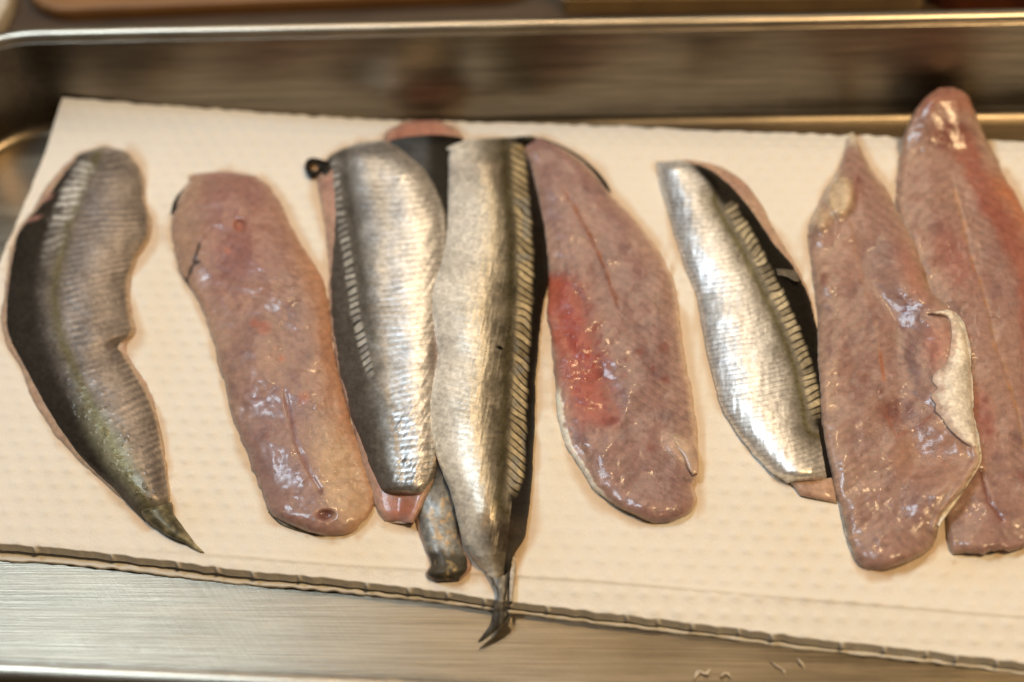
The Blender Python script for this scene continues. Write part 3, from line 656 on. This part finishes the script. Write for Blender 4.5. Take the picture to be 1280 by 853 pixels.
bp = [(908, 250), (918, 268), (938, 301), (960, 345), (979, 384), (993, 417), (1007, 455), (1016, 494), (1022, 530)]
d, t, L = sd(bp, g.px, g.py); m, rg, am, bd, bt = band(g, bp, 9.5, 8.6, .15, 83); m = m*ss(.0, .3, t/60)
C = np.ones(g.px.shape+(3,))*SILV*1.02; C = mix(C, [.76, .70, .62], ss(440, 580, g.py)*.5)
C = mix(C, C*.5, ss(.1, .8, -st_)*.6*(1-ss(-30, -14, d)))
C = mix(C, [.24, .215, .17], ss(-44, -18, d+vnoise(g.px, g.py, 20, 84, 2)*6)*.85)
C = mix(C, GREEN, np.exp(-((d+15)/4.5)**2)*.85)
C = mix(C, BLACK, ss(-16, 2, d)); C = mix(C, BLACK*1.5, ss(-6, 6, g.px-np.interp(g.py, [200, 230, 260], [858, 885, 905]))*(1-ss(248, 275, g.py)))
C = mix(C, [.64, .57, .41], m*rg*np.clip(am*1.1-.1, .05, 1))
C = mix(C, [.20, .19, .17], blob(g.px, g.py, 858, 262, 16, 40, .9, -.4)*.4)
sil = np.clip(.60*(1-ss(-26, -3, d)*.95)+m*rg*.2, 0, .75)
z = TW+.0005+dome(g, .0058, 20, 20, 2.2, .58, 0, .1)+.000012*st_*(1-ss(-18, -8, d))+.00010*m*rg+.0003*vnoise(g.px, g.py, 45, 85, 3)*ss(0, .15, np.minimum(g.s, 1-g.s))+.00008*vnoise(g.px*1.2, g.py*.35, 6, 86, 2)
body('skin', g, z, TW-.0003, SKIN, root, C, {'silver': sil, 'gloss': .40})
strip('fin_scrap', [(970, 336, 972, 344), (984, 337, 984, 347), (997, 342, 994, 352), (1000, 349, 999, 352)], TW+.0046, .0012, root, [.11, .095, .075], .2, .4, seed=87, var=.2)

# ---- 9 rightmost, flesh up, tip on the tray wall
S9 = [(1174, 110, 1190, 109), (1160, 121, 1206, 116), (1146, 137, 1216, 134), (1135, 157, 1224, 153), (1126, 190, 1240, 188), (1121, 230, 1262, 228), (1121, 262, 1280, 260), (1130, 300, 1296, 300), (1150, 350, 1308, 350), (1168, 410, 1318, 410), (1178, 480, 1325, 480), (1184, 550, 1326, 550), (1184, 600, 1322, 600), (1180, 640, 1316, 636), (1182, 664, 1312, 658), (1186, 684, 1306, 680), (1192, 698, 1296, 684)]
root = fillet('rightmost pink fillet with its tip leaning on the back wall of the tray', (1225, 420))
b9 = lambda g: .0115*(1-ss(100, 205, g.py))
g = grid(S9, 420, 130, 2, 9); g.py = g.py+ss(.88, 1, g.u)*(7*vnoise(g.px, g.px*0, 26, 98, 3)+3*vnoise(g.px, g.px*0, 9, 99)); C, ch = fleshcol(g, 92, np.array([.30, .18, .168]), np.array([.38, .24, .195]))
C = mix(C, [.36, .16, .11], (1-ss(128, 150, g.py+vnoise(g.px, g.py, 12, 93)*8))*.75)
C = mix(C, RED_*.8, blob(g.px, g.py, 1190, 170, 26, 18, .5)*.75)
d1, _, _ = sd([(1205, 178), (1216, 210), (1232, 245), (1258, 280), (1280, 330), (1292, 400), (1300, 520)], g.px, g.py)
C = mix(C, [.30, .070, .042], (1-ss(5, 24, np.abs(d1)+5*vnoise(g.px, g.py, 14, 97, 2)))*.62*ss(165, 190, g.py)); C = mix(C, [.48, .17, .075], ss(6, 24, d1)*ss(200, 240, g.py)*.7)
d2, t2, L2 = sd([(1186, 205), (1193, 240), (1203, 276), (1214, 322), (1230, 368), (1244, 430), (1269, 500), (1280, 560)], g.px, g.py)
C = mix(C, [.50, .24, .08], np.exp(-((d2+2*vnoise(g.px,g.py,14,95))/2.2)**2)*.6*ss(5, 40, t2)*(.5+.5*vnoise(g.px, g.py, 9, 96))); C = mix(C, [.34, .14, .12], blob(g.px, g.py, 1191, 322, 18, 38, .8, -.35)*.7)
C = mix(C, [.34, .12, .10], blob(g.px, g.py, 1228, 520, 14, 34, .8, -.3)*.6)
C = mix(C, BLOOD*1.3, np.exp(-(sd([(1226, 590), (1236, 628), (1252, 650)], g.px, g.py)[0]/3)**2)*.7)
for (x, y, r) in ((1165, 327, 6), (1145, 225, 5), (1150, 290, 4), (1232, 500, 4), (1237, 540, 4), (1276, 595, 6), (1178, 250, 3)): C = mix(C, BLOOD*1.5, blob(g.px, g.py, x, y, r, r, .8)*.5)
z = TW+dome(g, .0042, 20, 12, 3.0, .5, 0, .3)+fleshrelief(g, 94, ch)+b9(g)-.0002*np.exp(-(d2/3)**2)*ss(5, 40, t2)
z += -.0006*np.exp(-(sd([(1226, 590), (1236, 628), (1252, 650)], g.px, g.py)[0]/4)**2)+.0007*np.sin(g.px/17)*ss(640, 690, g.py)
body('flesh', g, z, TW-.0006+b9(g), FLESH, root, C)

# ---- 8 flesh up, right edge folded over showing white skin
S8 = [(1063, 166, 1067, 166), (1057, 185, 1075, 183), (1048, 210, 1088, 210), (1033, 234, 1106, 232), (1020, 258, 1121, 258), (1011, 284, 1135, 286), (1013, 322, 1149, 322), (1018, 362, 1163, 362), (1022, 395, 1193, 392), (1021, 420, 1206, 418), (1021, 451, 1212, 451), (1024, 500, 1215, 505), (1029, 545, 1221, 550), (1034, 570, 1225, 573), (1042, 600, 1210, 602), (1052, 640, 1181, 642), (1062, 682, 1160, 688), (1072, 706, 1130, 705), (1085, 715, 1108, 713)]
root = fillet('broad pink fillet with its right edge folded over to show white skin', (1110, 470))
b8 = lambda g: (.0062*ss(.5, .95, g.s)*ss(250, 380, g.py)*(1-ss(600, 690, g.py)))+.001*(1-ss(.0, .4, g.s))*ss(400, 480, g.py)*(1-ss(560, 640, g.py))
g = grid(S8, 420, 140, 1.6, 10); C, ch = fleshcol(g, 112, np.array([.30, .185, .172]), np.array([.36, .228, .19]))
C = mix(C, CREAM*.9, (1-ss(172, 192, g.py))*.85)
gel = blob(g.px, g.py, 1050, 246, 17, 25, .35, .1)+.8*blob(g.px, g.py, 1024, 274, 13, 13, .6); C = mix(C, [.60, .49, .34], gel*.8)
C = mix(C, [.30, .13, .10], blob(g.px, g.py, 1073, 240, 7, 16, .7)*.6)
C = mix(C, [.42, .15, .10], blob(g.px, g.py, 1172, 432, 16, 26, .7)*.6+blob(g.px, g.py, 1140, 340, 12, 40, .9, -.4)*.4)
C = mix(C, [.42, .23, .16], blob(g.px, g.py, 1170, 570, 50, 36, .7)*.5)
d2, t2, L2 = sd([(1063, 280), (1073, 330), (1083, 368), (1094, 395), (1099, 435), (1105, 475)], g.px, g.py)
C = mix(C, [.46, .24, .12], np.exp(-(d2/2.2)**2)*.5*(.5+.5*vnoise(g.px, g.py, 8, 113))); C = mix(C, [.36, .12, .05], np.exp(-(d2/2.4)**2)*ss(435, 445, g.py)*.7)
for (x, y, rx, ry, f) in ((1117, 514, 18, 14, .75), (1052, 488, 9, 6, .6), (1078, 472, 8, 6, .6), (1099, 488, 6, 6, .6), (1052, 452, 12, 18, .3), (1031, 349, 5, 9, .7), (1133, 390, 6, 8, .8), (1086, 648, 12, 12, .3), (1128, 410, 4, 5, .6), (1073, 226, 3, 6, .6)): C = mix(C, [.16, .045, .036], blob(g.px, g.py, x, y, rx, ry, .7)*f)
C = mix(C, [.30, .10, .06], np.exp(-(sd([(1108, 520), (1120, 545), (1150, 533), (1163, 520)], g.px, g.py)[0]/2.2)**2)*.55)
de, _, _ = sd([(1222, 562), (1226, 573), (1211, 602), (1181, 642), (1172, 660)], g.px, g.py)
C = mix(C, CREAM, np.exp(-(de/3.2)**2)*.8)
z = TW+dome(g, .0046, 50, 26, 3.0, .52, 0, .28)+fleshrelief(g, 114, ch)+b8(g)+.0022*gel
z -= .0022*blob(g.px, g.py, 1172, 575, 36, 26, .9)-.0014*np.exp(-((de+3)/7)**2)
z -= .0006*blob(g.px, g.py, 1117, 514, 18, 14, .6)
body('flesh', g, z, TW-.0006+b8(g), FLESH, root, C)
FO = [(1160, 392, 1184, 387), (1186, 398, 1197, 393), (1189, 408, 1204, 402), (1190, 420, 1209, 417), (1187, 440, 1213, 438), (1181, 456, 1214, 453), (1169, 467, 1215, 463), (1166, 476, 1216, 473), (1173, 485, 1217, 482), (1165, 495, 1217, 491), (1170, 505, 1217, 501), (1169, 514, 1217, 509), (1178, 523, 1218, 519), (1184, 532, 1220, 530), (1198, 546, 1223, 544), (1212, 557, 1225, 555), (1222, 566, 1226, 566)]
gq = grid(FO, 200, 40, 1.8, 115); Cq = np.ones(gq.px.shape+(3,))*np.array([.88, .84, .76]); Cq = mix(Cq, [.62, .56, .50], .4+.4*vnoise(gq.px, gq.py, 12, 116, 2)); Cq = mix(Cq, [.44, .29, .23], (1-ss(.0, .45, gq.s+.25*vnoise(gq.px, gq.py, 9, 121, 2)))*.75)
sg = np.interp(gq.py, [385, 570], [0, 1]); s8 = np.clip((gq.px-1022)/(np.interp(gq.py, [392, 418, 451, 505, 550, 573], [1193, 1206, 1212, 1215, 1221, 1225])-1022), 0, 1)
e8 = np.minimum(s8, 1-s8)*195
zq = TW+.0046*(.28*qc(e8/8.0)+.72*np.clip(1-np.abs(2*s8-1)**3.0, 0, 1)**.85)+.0062*ss(.5, .95, s8)+.0005+.0008*np.sin(np.clip(gq.s, 0, 1)*math.pi)+.0002*vnoise(gq.px, gq.py, 10, 117, 2)
zq = np.maximum(zq, TW+.0044)
body('skin_fold', gq, zq, zq-.0012, SKIN, root, Cq, {'silver': .35*ss(.5, .9, gq.s), 'gloss': .36})
strip('skin_fold', [(1216, 560, 1226, 560), (1220, 574, 1227, 574), (1207, 598, 1213, 601), (1192, 620, 1198, 624), (1178, 642, 1183, 645), (1172, 656, 1174, 658)], TW+.0052, .0020, root, [.84, .78, .68], 0, .45, seed=120, var=.1)
strip('skin_edge', [(1022, 520, 1026, 518), (1026, 540, 1033, 540), (1032, 560, 1039, 560), (1038, 590, 1043, 590), (1043, 606, 1046, 606)], TW, .0052, root, BLACK*1.2, seed=118)
strip('skin_edge', [(1046, 620, 1050, 618), (1052, 650, 1057, 648), (1059, 680, 1065, 680), (1070, 704, 1074, 704)], TW, .0022, root, [.32, .31, .29], .2, seed=119)

# ------------------------------------------------------------------ paper crumbs on the steel
for k, (poly, lab) in enumerate((([(868, 848), (874, 838), (882, 843), (888, 836)], 'curled paper crumb on the steel below the towel, leftmost and largest of four'), ([(900, 846), (908, 840), (914, 848)], 'tiny paper crumb on the steel just right of the largest crumb'),
        ([(962, 826), (972, 833), (980, 838), (981, 846)], 'thin curled paper crumb on the steel, between two smaller ones'), ([(996, 822), (1003, 830), (1006, 836)], 'short paper crumb on the steel, rightmost and nearest the towel edge'))):
    pts = lerp_poly(poly, np.linspace(0, 1, 14)); wd = np.sin(np.linspace(.15, math.pi-.1, 14))*(4.0 if k == 0 else 2.4)
    st = [(x-a, y, x+a, y+.6) for (x, y), a in zip(pts, wd)]
    g = grid(st, 40, 10, .6, 130+k); z = .0004+dome(g, .0022, 5, 5, 2, .6)+.0005*vnoise(g.px, g.py, 5, 131+k)
    o = body('paper_crumb', g, z, .0002, PAPER, None, np.ones(g.px.shape+(3,))*np.array([.62, .54, .42])); tag(o, lab, 'paper crumb', 'paper crumbs on the tray floor')

# ------------------------------------------------------------------ damp stains and contact shadow, painted together on the paper around each fillet
px, py = TOWEL_PX[1]
gx, gy = np.meshgrid(np.arange(0, 1700, 8.0), np.arange(0, 900, 8.0)); D = np.full(gx.shape, 1e9)
for S in (S1, S2, F3, S4, S5, S6, S7, S8, S9):
    e, q, L = hermite(S, 70)
    for sx in (0, .25, .5, .75, 1):
        X_ = e[:, 0]+(e[:, 2]-e[:, 0])*sx+3; Y_ = e[:, 1]+(e[:, 3]-e[:, 1])*sx+5
        D = np.minimum(D, np.hypot(gx[..., None]-X_, gy[..., None]-Y_).min(-1))
ix = np.clip(px/8, 0, gx.shape[1]-1.001); iy = np.clip(py/8, 0, gx.shape[0]-1.001)
x0, y0 = ix.astype(int), iy.astype(int); fx, fy = ix-x0, iy-y0
Dt = (D[y0, x0]*(1-fx)+D[y0, x0+1]*fx)*(1-fy)+(D[y0+1, x0]*(1-fx)+D[y0+1, x0+1]*fx)*fy
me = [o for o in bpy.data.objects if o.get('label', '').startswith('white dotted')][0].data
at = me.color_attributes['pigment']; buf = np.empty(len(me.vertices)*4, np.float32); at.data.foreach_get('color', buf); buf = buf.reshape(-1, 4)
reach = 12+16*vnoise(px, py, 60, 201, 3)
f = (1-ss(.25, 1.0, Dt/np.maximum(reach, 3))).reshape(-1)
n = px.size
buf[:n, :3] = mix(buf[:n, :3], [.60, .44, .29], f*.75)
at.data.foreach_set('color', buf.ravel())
